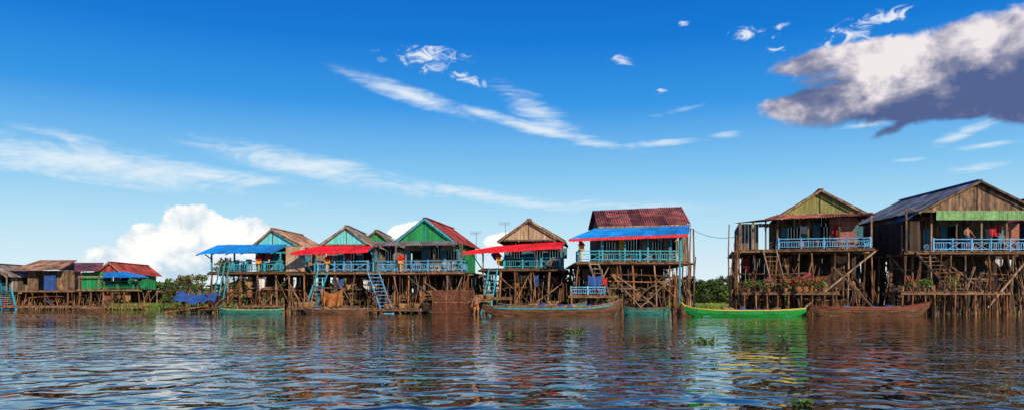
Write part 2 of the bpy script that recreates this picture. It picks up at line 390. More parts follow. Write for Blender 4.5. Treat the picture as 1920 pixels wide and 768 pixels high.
cloth(G('fish_net_bundle','cloth_orange'),(lx(612),-1.4,lz(540)),(lx(650),-1.4,lz(541)),.95,sag=.35,amp=.16,n=14)
G('net_pole','post_grey').pole((lx(608),-1.4,lz(539)),(lx(655),-1.4,lz(540)),.04)
G.done()
spirit_shrine('spirit_shrine',X(615,56),55.9,Z(508,56)); 
G,lx,lz,dz=stilt_house('stilt_house_dark_gable',62,668,742,508,depth=7,porch=1.5,g=(670,742,458,432,706),gy=.4,gm='wall_green',rm='roof_grey',wm='wall_grey',
    railm='paint_teal',rail=(672,735),seed=6,extra=4); G.done()
G,lx,lz,dz=stilt_house('stilt_house_green_gable',55,706,868,508,depth=8,porch=1.6,yaw=-9,g=(742,853,452,410,797),gy=.3,gm='wall_green',rm='roof_red',wm='wall_grey',sm='wall_green',
    railm='paint_sky',rail=(706,868),awn=(700,856,452,460,'roof_grey',None,-.9),seed=8,platform=(735,810,574),extra=18,bargem='paint_teal')
ladder(G('staircase','paint_sky'),(lx(745),-2.2,-.1),(lx(697),-.1,dz-.05),w=.8,n=12)
G('yellow_bench','cloth_yellow').box(lx(800),lx(818),.9,1.2,dz+.35,dz+.45); G('yellow_bench','cloth_yellow').box(lx(800),lx(818),1.2,1.25,dz,dz+.9)
G('under_deck_shade_planks','wall_dark').planks((lx(720),3.5),(lx(860),3.5),.5,dz-.2,w=.3,op=[(1,2,.5,2)])  # dark plank sheet standing in for shade below the deck
G.done()
spirit_shrine('spirit_shrine',X(752,55),54.9,Z(508,55))
G,lx,lz,dz=stilt_house('stilt_house_tan_gable',55.5,905,1056,502,depth=8,porch=1.9,yaw=-5,g=(937,1053,450,412,990),gy=.8,gm='wall_tan',rm='roof_tan',wm='wall_brown',
    railm='paint_teal',rail=(945,1050),awn=(868,1056,461,472,'paint_red','paint_red',-1.0,930,1058,461,453),seed=11,extra=18,rs=1,platform=(890,960,556))
ladder(G('staircase','paint_teal'),(lx(915),-1.8,-.2),(lx(925),-.1,dz-.05),w=.6,n=12)
for k in (0,1): G('teal_struts','paint_teal').pole((lx(903),0,dz),(lx(885),-.9,lz(473)),.045)
G('under_deck_shade_planks','wall_dark').planks((lx(930),3.5),(lx(1050),3.5),.4,dz-.2,w=.3,op=[(1,2,.5,2)])  # under-deck shade as dark planks
cloth(G('yellow_cushion','cloth_yellow'),(lx(930),.6,dz+.7),(lx(943),.6,dz+.7),.4)
G.done()
spirit_shrine('spirit_shrine',X(935,55.5),55.4,Z(502,55.5),.5)
# long roof house (ridge across)
random.seed(21)
D=53; X0=X(1185,D); G=Grp('stilt_house_long_roof',(X0,D,0),0); lx=lambda u,y=0: X(u,D+y)-X0; lz=lambda v,y=0: Z(v,D+y)
dz=lz(489); x0,x1=lx(1085),lx(1292)
stilts(G,x0,x1,0,7.5,dz,brace=.45,extra=8); deck(G,x0-.1,x1,-.1,7.5,dz)
R=G('roof','roof_rust'); rl,rr=lx(1120,1.6),lx(1293,1.6)
R.corr((rl,1.4,lz(425,1.4)),(rr,1.4,lz(421,1.4)),(rr,4.4,lz(388,4.4)),(rl,4.4,lz(395,4.4)),rows=2)
R.corr((rr,7.8,lz(430,7.8)),(rl,7.8,lz(432,7.8)),(rl,4.4,lz(395,4.4)),(rr,4.4,lz(388,4.4)),rows=2)
G('bargeboard','post_grey').beam((rl-.03,1.35,lz(426,1.4)),(rr+.03,1.35,lz(422,1.4)),.05,.12)
A=G('awning','paint_blue'); A.corr((lx(1068,-1),-1,lz(448,-1)),(lx(1290,-1),-1,lz(439,-1)),(lx(1292,1.5),1.5,lz(422,1.5)),(lx(1115,1.5),1.5,lz(428,1.5)),rows=2,amp=.02)
T=G('awning_valance','paint_red'); a=Vector((lx(1066,-1),-1.03,lz(448,-1)));b=Vector((lx(1290,-1),-1.03,lz(439,-1)))
for i in range(34):
    p=a.lerp(b,i/34);q=a.lerp(b,(i+1)/34); h=rnd(.11,.14); T.add([p+Vector((0,0,.03)),q+Vector((0,0,.03)),q-Vector((0,0,h)),(p+q)/2-Vector((0,0,h+.05)),p-Vector((0,0,h))],[(0,4,3,2,1)])
wl,wr=lx(1122,1.8),lx(1290,1.8)
wo=[(.4,1.2,dz+.7,dz+1.4),(1.9,2.8,dz,dz+1.65),(3.6,4.4,dz+.7,dz+1.4),(4.9,5.4,dz+.7,dz+1.4)]
G('walls','wall_grey').planks((wl,1.8),(wr,1.8),dz,lz(427,1.8),op=wo)
fr=G('window_frames','shutter_blue')
for a_,b_,c,d in wo: opening_frame(fr,1.8,wl+a_,wl+b_,c,d)
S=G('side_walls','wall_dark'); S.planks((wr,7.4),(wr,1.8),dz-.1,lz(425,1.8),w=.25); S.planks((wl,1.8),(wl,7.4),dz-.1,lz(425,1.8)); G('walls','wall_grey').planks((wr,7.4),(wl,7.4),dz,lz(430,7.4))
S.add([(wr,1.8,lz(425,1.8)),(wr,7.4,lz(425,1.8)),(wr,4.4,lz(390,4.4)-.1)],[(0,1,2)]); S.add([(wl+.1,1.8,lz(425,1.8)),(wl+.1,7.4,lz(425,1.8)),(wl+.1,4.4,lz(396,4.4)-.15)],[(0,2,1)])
P=G('porch_posts','paint_teal')
for u in (1087,1130,1172,1215,1258,1278): P.beam((lx(u),.05,dz-.1),(lx(u),.05,lz(444)),.1)
P.beam((lx(1085),.05,lz(446)),(lx(1290),.05,lz(441)),.1)
porch_clutter(G,lx(1110),lx(1270),1.7,dz)
railing(G('railing','paint_teal'),(lx(1085),0),(lx(1276),0),dz,.68,style=1); railing(G('railing','paint_teal'),(lx(1085),.05),(lx(1085),1.8),dz,.68)
P.pole((lx(1273),-.2,-.8),(lx(1275),0,lz(442)),.08,.07)
for u in (1291,1298,1303): G('tall_poles','post_grey').pole((lx(u),rnd(-.2,.6),-1),(lx(u-3),0,lz(rnd(425,445))),.07,.05,bend=.06)
for (u0,v0,u1,v1) in ((1150,520,1200,575),(1200,575,1262,515),(1148,535,1240,578),(1190,560,1258,505),(1100,580,1140,500)):
    G('braces','post_grey').beam((lx(u0),-.25,lz(v0)),(lx(u1),-.3,lz(v1)),.13,.05)
ladder(G('ladder','wall_grey'),(lx(1146),-.9,-.2),(lx(1112),-.1,dz-.05),w=.6,n=12)
za=lz(552,-1); deck(G,lx(1066),lx(1150),-1.3,1.2,za); railing(G('lower_railing','paint_sky'),(lx(1068),-1.2),(lx(1130),-1.2),za,.5)
for u in (1068,1090,1115,1140): G('stilts','post_wood').pole((lx(u),-1.2,-1),(lx(u),-1.2,za+.5),.06,.05,bend=.03)
G('under_deck_shade_planks','wall_dark').planks((lx(1085),3.2),(lx(1262),3.2),.2,dz-.2,w=.3,op=[(2.2,3.3,.2,2)])  # shade under the long house, put in as dark planks
cloth(G('laundry','cloth_blue'),(lx(1100),-.9,za+1.3),(lx(1125),-.9,za+1.3),.7); cloth(G('laundry_red','cloth_red'),(lx(1127),-.9,za+1.2),(lx(1136),-.9,za+1.2),.5)
for k in range(9): G('stacked_poles','post_wood').pole((lx(1262)+k*.05,.4+k*.1,-1),(lx(1262)+k*.17+rnd(-.1,.1),.5+k*.1,rnd(1.6,dz)),.05,.04,bend=.05)
G.done()
spirit_shrine('spirit_shrine',X(1090,D),D-.1,dz+0.0,.75)
G,lx,lz,dz=stilt_house('stilt_house_olive_gable',50,1462,1628,465,depth=8,porch=2.0,yaw=-13,g=(1463,1618,404,357,1537),gy=.2,gm='wall_olive',rm='roof_rust',wm='wall_brown',
    railm='paint_sky',rail=(1464,1626),seed=14,extra=18,rh=.62,over=.35)
G('eave_roof','roof_rust').corr((lx(1440,-.9),-.9,lz(410,-.9)),(lx(1643,-.9),-.9,lz(405,-.9)),(lx(1625,.1),.1,lz(401,.1)),(lx(1455,.1),.1,lz(403,.1)),rows=1)
G('side_roof','roof_rust').corr((lx(1383),0,lz(416)),(lx(1470),-.5,lz(408)),(lx(1470,6),6,lz(403,6)),(lx(1400,6),6,lz(414,6)),rows=2)
G('rose_panel','wall_rose').planks((lx(1557),.5),(lx(1603),.5),dz,lz(406),w=.3)
G('side_walls','wall_brown').planks((lx(1392),1.2),(lx(1462),1.2),dz-.1,lz(413),op=[(1.2,1.9,dz,dz+1.5)]); G('side_walls2','wall_dark').planks((lx(1392),7),(lx(1392),1.2),dz-.1,lz(413))
stilts(G,lx(1388),lx(1450),.2,7,dz,brace=.5,extra=8); deck(G,lx(1388),lx(1461),0,7,dz-.01)
P=G('porch_posts2','post_grey')
for u in (1393,1418,1441): P.beam((lx(u),.2,dz-.1),(lx(u),.2,lz(412)),.1)
ladder(G('staircase','wall_brown'),(lx(1462),-1.6,lz(545)),(lx(1447),-.1,dz-.05),w=.8,n=9)
za=lz(546,-1); deck(G,lx(1395),lx(1560),-2,.2,za)
for k in range(9):
    u=1397+k*20
    for y in (-1.9,-.8): G('stilts','post_wood').pole((lx(u)+rnd(-.1,.1),y,-1),(lx(u),y,za+rnd(-.1,.5)),.06,.05,bend=.04)
for k in range(3): G('platform_rail','post_wood').pole((lx(1395),-1.95,za+.2*k+.1),(lx(1470),-1.95,za+.2*k+.15),.03)
G('slanted_poles','post_grey').beam((lx(1500),-1.4,lz(580)),(lx(1632),-.4,lz(472)),.1); G('slanted_poles','post_grey').beam((lx(1625),-1.4,lz(578)),(lx(1560),-.4,lz(500)),.1)
G('under_deck_shade_planks','wall_dark').planks((lx(1400),3.2),(lx(1620),3.2),.2,dz-.2,w=.3,op=[(2.2,3.3,.2,2)])  # dark planks deepen the shade beneath this house by colour
G.done()
random.seed(77)
for k,u in enumerate((1402,1425,1440,1470,1486,1500,1513,1528,1540,1492,1508)):
    potted_plant(X(u+4,48.2),48.35+rnd(-.2,.3),za,rnd(.2,.36) if k<9 else .5,random.choice(['petal_red','petal_pink','petal_red']) if k>2 else random.choice([None,'petal_pink']))
G,lx,lz,dz=stilt_house('stilt_house_slate_roof',49,1700,1935,470,depth=9,porch=2.6,g=(1722,1945,396,340,1833),gy=-.2,gm='wall_brown',rm='roof_slate',wm='wall_brown',sm='wall_brown',
    railm='paint_sky',rail=(1750,1930),seed=17,extra=24,over=.35,rs=1)
G('fascia','trim_green').planks((lx(1750),-.35),(lx(1938),-.35),lz(413),lz(396),w=.12)
G('side_roof','roof_slate').corr((lx(1640,8),9,lz(428,9)),(lx(1700,-.3),-.3,lz(411,-.3)),(lx(1722),-.3,lz(395)),(lx(1722),9,lz(395)),rows=2)
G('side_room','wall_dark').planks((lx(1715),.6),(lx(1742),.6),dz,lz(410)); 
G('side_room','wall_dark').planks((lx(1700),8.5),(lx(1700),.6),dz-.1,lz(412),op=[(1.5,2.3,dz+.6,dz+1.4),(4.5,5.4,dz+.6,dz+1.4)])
ladder(G('staircase','wall_brown'),(lx(1765),-1.9,lz(545)),(lx(1728),-.1,dz-.05),w=.95,n=10)
za2=lz(546,-1); deck(G,lx(1660),lx(1850),-2.2,.3,za2)
for k in range(11):
    u=1662+k*18.5
    for y in (-2.1,-.8): G('stilts','post_wood').pole((lx(u)+rnd(-.15,.15),y,-1),(lx(u),y,za2+rnd(-.1,.7)),.06,.05,bend=.04)
for u0,v0,u1,v1 in ((1830,575,1925,480),(1700,580,1722,480),(1785,560,1822,500)): G('slanted_poles','post_grey').beam((lx(u0),-1.2,lz(v0)),(lx(u1),-.3,lz(v1)),.1)
G('under_deck_shade_planks','wall_dark').planks((lx(1720),3.4),(lx(1930),3.4),.2,dz-.2,w=.3,op=[(2.2,3.3,.2,2)])  # near-black planks painted in as shade among the stilts
G('rose_cloth','wall_rose').planks((lx(1905),1.2),(lx(1935),1.2),dz,lz(414))
cloth(G('hanging_cloth','cloth_red'),(lx(1880),.9,lz(418)),(lx(1895),.9,lz(418)),.6)
G.done()
for u in (1710,1736,1742,1790): potted_plant(X(u,47.2),47.4,za2,.3,'petal_red' if u==1710 else None)
slate=(dz,)
G,lx,lz,dz_=stilt_house('stilt_house_red_gable',52,1960,2120,468,depth=8,porch=2,g=(1965,2120,405,352,2040),gy=0,gm='wall_brown',rm='roof_red',wm='wall_dark',rail=(1962,2118),seed=33); G.done()
G,lx,lz,dz_=stilt_house('stilt_house_weathered',62,1640,1705,475,depth=5,porch=.8,g=(1640,1706,425,408,1672),gy=.2,gm='wall_brown',rm='roof_rust',wm='wall_dark',seed=34); G.done()
# far-left cluster
G,lx,lz,dz_=stilt_house('stilt_house_far_grey',76,-60,12,545,depth=7,porch=1.5,g=(-45,12,515,494,-10),gy=.3,gm='wall_grey',rm='roof_grey',wm='wall_grey',rail=(-60,0),seed=41,brace=.4)
ladder(G('staircase','paint_teal'),(lx(42),-2,-.1),(lx(10),-.1,dz_+.1),w=1.3,n=10,th=.14); G.done()
G,lx,lz,dz_=stilt_house('stilt_house_far_brown',78,36,150,543,depth=7,porch=1.8,g=None,rail=None,seed=42,brace=.4)
R=G('roof','roof_tan'); R.corr((lx(25),-.8,lz(507)),(lx(120),-.8,lz(506)),(lx(113),3,lz(487,3)),(lx(42),3,lz(487,3)),rows=1)
R=G('roof_side','roof_rust'); R.corr((lx(120),-.8,lz(506)),(lx(150,7),7.5,lz(506,7)),(lx(134,4),4,lz(487,3)),(lx(113),3,lz(487,3)),rows=1)
R.corr((lx(150,7),7.5,lz(506,7)),(lx(30),7.5,lz(506,7)),(lx(42),3,lz(487,3)),(lx(134,4),4,lz(487,3)),rows=1)
G('walls','wall_brown').planks((lx(45),.6),(lx(145),.6),dz_,lz(506),op=[(1,1.9,dz_,dz_+1.5)]); G('blue_panel','cloth_blue').planks((lx(80),.2),(lx(103),.2),dz_,lz(513))
G('walls','wall_brown').planks((lx(145),7),(lx(45),7),dz_,lz(506)); G('walls','wall_brown').planks((lx(45),7),(lx(45),.6),dz_,lz(506)); G.done()
G,lx,lz,dz_=stilt_house('stilt_house_far_red_gable',74,148,258,541,depth=8,porch=2.2,g=(180,232,511,491,207),gy=.8,gm='roof_red',rm='roof_red',wm='wall_green',awn=(192,278,509,520,'paint_blue',None,-1.2,196,236,519),rail=(188,250),railm='wall_green',seed=43,brace=.4)
G('green_wall','wall_green').planks((lx(148),.5),(lx(188),.5),dz_,lz(509)); G('left_roof','roof_rust').corr((lx(143),-.3,lz(509)),(lx(190),-.3,lz(508)),(lx(195,6),6,lz(492,6)),(lx(140,6),6,lz(492,6)),rows=1)
G.done()
random.seed(50)
G=Grp('bamboo_jetty',(X(130,70),70,0)); b=G('poles','post_wood')
for i in range(40): 
    x=-6.5+i*.34; b.pole((x+rnd(-.2,.2),rnd(-.5,.5),-1),(x+rnd(-.3,.3),rnd(-.5,.5),rnd(.2,1.4)),.05,.03,bend=.05)
b.pole((-6.5,0,.35),(7,0,.35),.07,.06); deck(G,-6.5,6.5,-.5,.5,.4); G.done()
for (u0,u1,D,v,sd) in ((545,620,54,574,1),(690,812,53.5,577,2),(1000,1075,54,572,3),(880,920,54.5,560,4)):
    random.seed(sd); G=Grp('bamboo_platform',(X((u0+u1)/2,D),D,0)); w=(u1-u0)*D/F/2; z=Z(v,D); deck(G,-w,w,-.6,.8,z)
    b=G('poles','post_wood')
    for i in range(int(w*6)): b.pole((rnd(-w,w),rnd(-.6,.8),-1),(rnd(-w,w),rnd(-.6,.8),z+rnd(0,1.4)),.045,.03,bend=.06)
    for i in range(4): lathe(G('baskets','basket'),(rnd(-w,w)*.8,rnd(-.3,.4),z),[(.2,0),(.27,.2),(.28,.32),(.01,.3)],9)
    G.done()
random.seed(60); D=52
G=Grp('fish_cage',(X(850,D),D,0)); w=1.3; z1=Z(544,D); b=G('frame','post_wood')
for x in (-w,-.4,.45,w):
    for y in (-.6,.6): b.pole((x,y,-.8),(x,y,z1+rnd(0,.15)),.04)
for zz in (.08,z1*.5,z1):
    for y in (-.62,.62): b.pole((-w,y,zz),(w,y,zz),.035)
    for x in (-w,w): b.pole((x,-.6,zz),(x,.6,zz),.035)
n=G('netting','net_red')
for i in range(44):
    x=-w+2*w*i/43
    for y in (-.6,.6): n.beam((x,y,-.3),(x,y,z1),.016)
for i in range(24):
    zz=z1*i/23
    for y in (-.6,.6): n.beam((-w,y,zz),(w,y,zz),.016)
    for x in (-w,w): n.beam((x,-.6,zz),(x,.6,zz),.016)
G.done()
random.seed(61); D=56
G=Grp('tarpaulin_shelter',(X(370,D),D,0),0); c=G('tarpaulin','cloth_blue')
vs=[];fs=[];nx,ny=18,8
for i in range(nx+1):
    for j in range(ny+1):
        u=i/nx;t=j/ny; x=-1.4+2.9*u; y=-.9+1.8*t; z=.72+.75*(1-abs(2*t-1))*(.85+.15*math.sin(u*7))+.12*math.sin(u*9+t*3)+.05*math.sin(u*23+t*11)
        vs.append((x,y,z))
for i in range(nx):
    for j in range(ny): fs.append((i*(ny+1)+j,(i+1)*(ny+1)+j,(i+1)*(ny+1)+j+1,i*(ny+1)+j+1))
c.add(vs,fs); b=G('frame','post_wood')
for x in (-1.4,-.4,.6,1.5):
    for y in (-.85,.85): b.pole((x+rnd(-.2,.2),y,-.8),(x,y,.85),.05,bend=.04)
    b.pole((x,0,-.8),(x,0,1.5),.04)
b.pole((-2,-.9,.3),(2.4,-.9,.35),.06); b.pole((-1.9,-1.2,.02),(1.2,-1.1,.5),.05); deck(G,-1.5,2.2,-.9,.9,.4)
for k in range(14): b.pole((rnd(-1.6,3.2),rnd(-.9,.9),-.8),(rnd(-1.6,3.2),rnd(-.9,.9),rnd(.5,1.7)),.04,.03,bend=.06)
G.done()
# ------------------------------------------------------------ boats
def boat(name,D,pl,pr,mid_v,lv,rv,hullm,rimm,insm='boat_brown',beam=.95,yaw=0,load=False,stripe=None,seed=0,rw=.06):
    random.seed(seed+900)
    L=(pr-pl)*D/F; G=Grp(name,(X((pl+pr)/2,D),D,0),yaw); zm=Z(mid_v,D); zl=Z(lv,D); zr=Z(rv,D)
    n=28; prof=[(-1,1),(-.93,.6),(-.7,.15),(-.35,-.05),(.35,-.05),(.7,.15),(.93,.6),(1,1)]
    rows=[];rim=[];inn=[]
    for i in range(n+1):
        t=i/n; s=2*t-1; e=abs(s)
        w=beam/2*max(.04,(1-e**3.2)**.8); top=zm+((zl if s<0 else zr)-zm)*e**3.5
        bot=-.15+(top+.12)*max(0,(e-.72)/.28)**1.6*.75
        x=s*L/2
        rows.append([(x,p[0]*w,bot+(top-bot)*max(0,p[1]) if p[1]>0 else bot-.03) for p in prof])
        rim.append((x,w,top)); inn.append((x,w,bot,top))
    m=len(prof)
    vs=[p for r in rows for p in r]; fs=[(i*m+j,i*m+j+1,(i+1)*m+j+1,(i+1)*m+j) for i in range(n) for j in range(m-1)]
    fs.append(tuple(range(m))); fs.append(tuple(n*m+m-1-j for j in range(m)))
    G('hull',hullm).add(vs,fs,.5)
    R=G('gunwale',rimm)
    for i in range(n):
        for sg in (-1,1): R.beam((rim[i][0],sg*rim[i][1],rim[i][2]+.012),(rim[i+1][0],sg*rim[i+1][1],rim[i+1][2]+.012),rw,rw,v=.5)
    if stripe:
        S=G('stripe',stripe)
        for i in range(2,n-2):
            for sg in (-1,1):
                a,b_=rim[i],rim[i+1]; S.beam((a[0],sg*(a[1]+.012),a[2]-.09),(b_[0],sg*(b_[1]+.012),b_[2]-.09),.02,.06,v=.5)
    I=G('thwarts',insm)
    for k in range(3,n-2,3):
        x,w,bo,to=inn[k]; I.box(x-.1,x+.1,-w,w,to-.1,to-.06)
    I.box(-L*.36,L*.36,-beam*.33,beam*.33,.0,.04)
    if load:
        for k in range(9):
            x=rnd(-L*.3,L*.3); h=rnd(.08,.2); lathe(G('cargo',random.choice(['basket','post_grey','cloth_blue'])),(x,rnd(-.1,.1),zm-.15),[(.2,0),(.25,h*.6),(.2,h+.1),(.05,h+.16),(.01,h+.16)],10)
        for k in range(3): G('paddles','post_grey').pole((-L*.2+rnd(-.3,.3),rnd(-.2,.2),zm+.02),(L*.1+rnd(-.5,.8),rnd(-.2,.2),zm+.06),.025,.02)
    G('mooring_pole','post_grey').pole((L*.48,.5,-1),(L*.48+rnd(-.2,.2),.5,1.0),.04)
    G.done(); return G
boat('long_wooden_boat',46,905,1168,575,571,560,'boat_brown','post_grey',stripe='paint_teal',beam=1.1,load=True,yaw=2,seed=1)
boat('long_wooden_boat',48.5,935,1100,572,568,565,'boat_teal','wall_brown',beam=.9,yaw=-2,seed=2,load=True)
boat('green_boat',44.8,1282,1512,581,573,577,'boat_green','paint_yellow',beam=1.15,load=True,yaw=1,seed=3,rw=.05,insm='boat_teal')
boat('red_wooden_boat',46.5,1520,1742,576,572,565,'boat_brown','boat_red',beam=1.0,yaw=-1,seed=4,load=True,stripe='boat_red')
boat('teal_canoe',51,412,532,580,577,578,'boat_teal','trim_green',beam=.8,seed=5)
boat('teal_canoe',49,1168,1256,577,573,575,'boat_teal','wall_brown',beam=.8,seed=6)
boat('grey_canoe',66,145,195,577,574,574,'boat_brown','post_grey',beam=.9,seed=7)
boat('grey_canoe',47,1266,1300,580,566,572,'boat_brown','paint_yellow',beam=.7,seed=8,yaw=60,load=True)
boat('wooden_canoe',51.5,570,690,579,576,577,'boat_brown','post_grey',beam=.75,seed=9,load=True)
# ------------------------------------------------------------ people
def person(name,loc,yaw,pose,h=1.62,shorts='cloth_blue',shirt=None):
    s=h/1.62
    G=Grp(name,loc,yaw)
    J={'pel':(0,0,.86,.125),'wai':(0,0,.98,.105),'che':(0,0,1.18,.135),'nk0':(0,.01,1.35,.075),'nk1':(0,0,1.42,.052),
       'hd0':(0,-.01,1.48,.082),'hd1':(0,0,1.56,.088)}
    E=[('pel','wai'),('wai','che'),('che','nk0'),('nk0','nk1'),('nk1','hd0'),('hd0','hd1')]
    for sd,nm in ((-1,'l'),(1,'r')):
        p=pose[nm]
        J['sh'+nm]=(sd*.17,0,1.33,.058); J['el'+nm]=(*p[0],.040); J['wr'+nm]=(*p[1],.028)
        J['hi'+nm]=(sd*.09,0,.80,.085); J['kn'+nm]=(*p[2],.055); J['an'+nm]=(*p[3],.036); J['ft'+nm]=(p[3][0],p[3][1]-.16,p[3][2]-.04,.032)
        E+=[('nk0','sh'+nm),('sh'+nm,'el'+nm),('el'+nm,'wr'+nm),('pel','hi'+nm),('hi'+nm,'kn'+nm),('kn'+nm,'an'+nm),('an'+nm,'ft'+nm)]
        hd=(Vector(p[1])-Vector(p[0])).normalized(); w=Vector(p[1])
        side=hd.cross(Vector((0,1,0))).normalized() if abs(hd.y)<.9 else Vector((1,0,0))
        J['pa'+nm]=(*(w+hd*.06),.03); E.append(('wr'+nm,'pa'+nm))
        for k,(off,ln) in enumerate(((-.03,.06),(-.01,.075),(.01,.07),(.03,.055))):
            a='f%d%s'%(k,nm); J[a]=(*(w+hd*(.10)+side*off),.010); J[a+'t']=(*(w+hd*(.10+ln)+side*off+Vector((0,-.02,-.01))),.008)
            E+=[('pa'+nm,a),(a,a+'t')]
        J['th'+nm]=(*(w+hd*.06+side*.05*(-sd)+Vector((0,-.03,0))),.011); E.append(('wr'+nm,'th'+nm))
    keys=list(J); me=bpy.data.meshes.new('body'); me.from_pydata([tuple(c*s for c in J[k][:3]) for k in keys],[(keys.index(a),keys.index(b)) for a,b in E],[])
    o=bpy.data.objects.new('body',me); sc.collection.objects.link(o); o.parent=G.e
    md=o.modifiers.new('skin','SKIN'); md.use_smooth_shade=True
    for i,k in enumerate(keys):
        r=J[k][3]*s; me.skin_vertices[0].data[i].radius=(r*(1.25 if k in('pel','wai','che') else 1),r*(.85 if k in('pel','wai','che') else 1))
        me.skin_vertices[0].data[i].use_root=(k=='pel')
    o.modifiers.new('sub','SUBSURF').levels=2; o.modifiers['sub'].render_levels=2
    me.materials.append(MATS['skin'])
    lathe(G('hair','hair'),(0,.015*s,1.53*s),[(.098*s,0),(.1*s,.04*s),(.088*s,.085*s),(.05*s,.118*s),(.01*s,.125*s)],14)
    f=G('face','skin'); f.add([(-.015*s,-.085*s,1.49*s),(.015*s,-.085*s,1.49*s),(0,-.115*s,1.495*s),(0,-.085*s,1.53*s)],[(0,1,2),(1,3,2),(3,0,2)])
    for sd in (-1,1):
        f.box(sd*.088*s-.01,sd*.088*s+.01,-.02,.02,1.49*s,1.545*s); G('eyes','hair').box(sd*.035*s-.012,sd*.035*s+.012,-.094*s,-.084*s,1.525*s,1.535*s)
    G('mouth','cloth_red').box(-.022*s,.022*s,-.094*s,-.084*s,1.462*s,1.47*s)
    c=G('shorts',shorts)
    lathe(c,(0,0,0),[(.001,.80*s),(.16*s,.78*s),(.175*s,.84*s),(.165*s,.96*s),(.15*s,.99*s),(.14*s,.985*s)],16)
    for nm,sd in (('l',-1),('r',1)):
        kn=Vector(pose[nm][2])*s; hp=Vector((sd*.09,0,.82))*s; c.pole(hp,hp.lerp(kn,.75),.105*s,.095*s,n=12)
    if shirt: lathe(G('shirt',shirt),(0,0,0),[(.175*s,.93*s),(.17*s,1.1*s),(.19*s,1.27*s),(.13*s,1.37*s),(.07*s,1.40*s)],16)
    G.done()
D=49
person('man_at_railing',(X(1813,D+.45),D+.42,slate[0]+.0),8,{'l':((-.27,-.08,1.08),(-.2,-.32,.92),(-.12,-.03,.46),(-.13,0,.06)),'r':((.27,-.08,1.08),(.22,-.32,.92),(.12,-.05,.46),(.16,.02,.06))},h=1.6)
person('man_wading',(X(893,51),51,-.25),-15,{'l':((-.27,-.02,1.08),(-.24,-.15,.86),(-.12,-.05,.46),(-.13,0,.06)),'r':((.3,-.06,1.1),(.22,-.25,1.0),(.12,-.02,.46),(.14,.02,.06))},h=1.55,shorts='cloth_orange')
# ------------------------------------------------------------ vegetation
def treeline(x0,x1,y,dpt,hfun,n,size):
    b=MB()
    for _ in range(n):
        x=rnd(x0,x1); h=hfun(x); yy=y+rnd(0,dpt); z=h*(random.random()**.7)
        a=Vector((random.gauss(0,1),random.gauss(0,1),random.gauss(0,.6))).normalized(); k=a.cross(Vector((random.gauss(0,1),random.gauss(0,1),random.gauss(0,1)))).normalized()
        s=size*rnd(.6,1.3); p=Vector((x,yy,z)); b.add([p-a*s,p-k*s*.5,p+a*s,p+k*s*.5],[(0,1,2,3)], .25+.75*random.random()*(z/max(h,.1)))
    return b
random.seed(90)
def hf(x):
    return max(1.1,2.0+.9*math.sin(x*.23+1)+.7*math.sin(x*.61)+.45*math.sin(x*1.7+2)+.3*math.sin(x*3.9)+.2*math.sin(x*9.1))
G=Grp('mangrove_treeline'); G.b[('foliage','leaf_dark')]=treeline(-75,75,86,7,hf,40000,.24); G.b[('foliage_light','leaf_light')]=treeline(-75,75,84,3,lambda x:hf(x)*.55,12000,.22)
t=G('trunks','post_grey')
for i in range(120):
    x=rnd(-75,75); t.pole((x,88,-.3),(x+rnd(-.6,.6),88,hf(x)*.8),.08,.03,n=5,bend=.15)
G.done()
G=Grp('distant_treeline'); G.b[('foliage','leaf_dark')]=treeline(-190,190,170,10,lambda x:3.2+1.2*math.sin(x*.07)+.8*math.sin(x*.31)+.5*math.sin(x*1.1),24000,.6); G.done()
def shrub(name,x,y,z,r,n,mts=('leaf_dark','leaf_light'),size=.13):
    G=Grp(name,(x,y,0)); 
    tk=G('trunk','post_grey'); tk.pole((0,0,-.8),(0,0,z*.8),.1,.06,bend=.1)
    for c in range(9):
        a=Vector((rnd(-1,1)*r[0],rnd(-1,1)*r[1],z+rnd(-.6,.8)*r[2]))
        tk.pole((0,0,z*rnd(.3,.7)),a,.04,.015,n=5,bend=.08)
        leaves(G('foliage_%s'%mts[c%len(mts)],mts[c%len(mts)]),a,(r[0]*.42,r[1]*.42,r[2]*.4),n//9,size)
    G.done()
random.seed(92)
shrub('mangrove_tree',X(375,66),66,Z(528,66),(1.4,1.2,.7),900,('leaf_light','leaf_dry'))
shrub('mangrove_tree',X(345,70),70,Z(548,70),(1.5,1.2,.8),900,('leaf_dark','leaf_dry'))
shrub('mangrove_tree',X(425,64),64,Z(498,64),(1.3,1.2,.6),700,('leaf_dark','leaf_dry'))
shrub('mangrove_tree',X(310,80),80,Z(556,80),(2.2,1.5,1.0),1500)
shrub('mangrove_tree',X(265,80),80,Z(545,80),(1.2,1.0,.8),500,('leaf_dry','leaf_dark'))
shrub('mangrove_tree',X(1275,58),58,Z(548,58),(1.0,1.0,1.1),1500,('leaf_dark','leaf_light'))
shrub('mangrove_tree',X(1245,60),60,Z(535,60),(.9,.8,1.2),900,('leaf_dry','leaf_light'))
shrub('mangrove_tree',X(1335,80),80,Z(547,80),(2.2,1.5,1.2),3000,('leaf_light','leaf_dark'))
shrub('mangrove_tree',X(1365,78),78,Z(542,78),(1.3,1.2,1.2),2000,('leaf_light','leaf_dark'))
shrub('mangrove_tree',X(1318,76),76,Z(545,76),(1.3,1.2,1.1),2000,('leaf_dark','leaf_light'))
shrub('mangrove_tree',X(1345,76),76,Z(560,76),(2.0,1.2,.8),2200,('leaf_light','leaf_dark'))
shrub('mangrove_tree',X(1645,70),70,Z(540,70),(1.8,1.2,1.2),1800,('leaf_dark','leaf_light'))
shrub('mangrove_tree',X(845,62),62,Z(540,62),(1.2,1.0,.8),600,('leaf_dry','leaf_dark'))
shrub('mangrove_tree',X(1070,60),60,Z(530,60),(.9,1.0,1.2),700,('leaf_dry','leaf_light'))
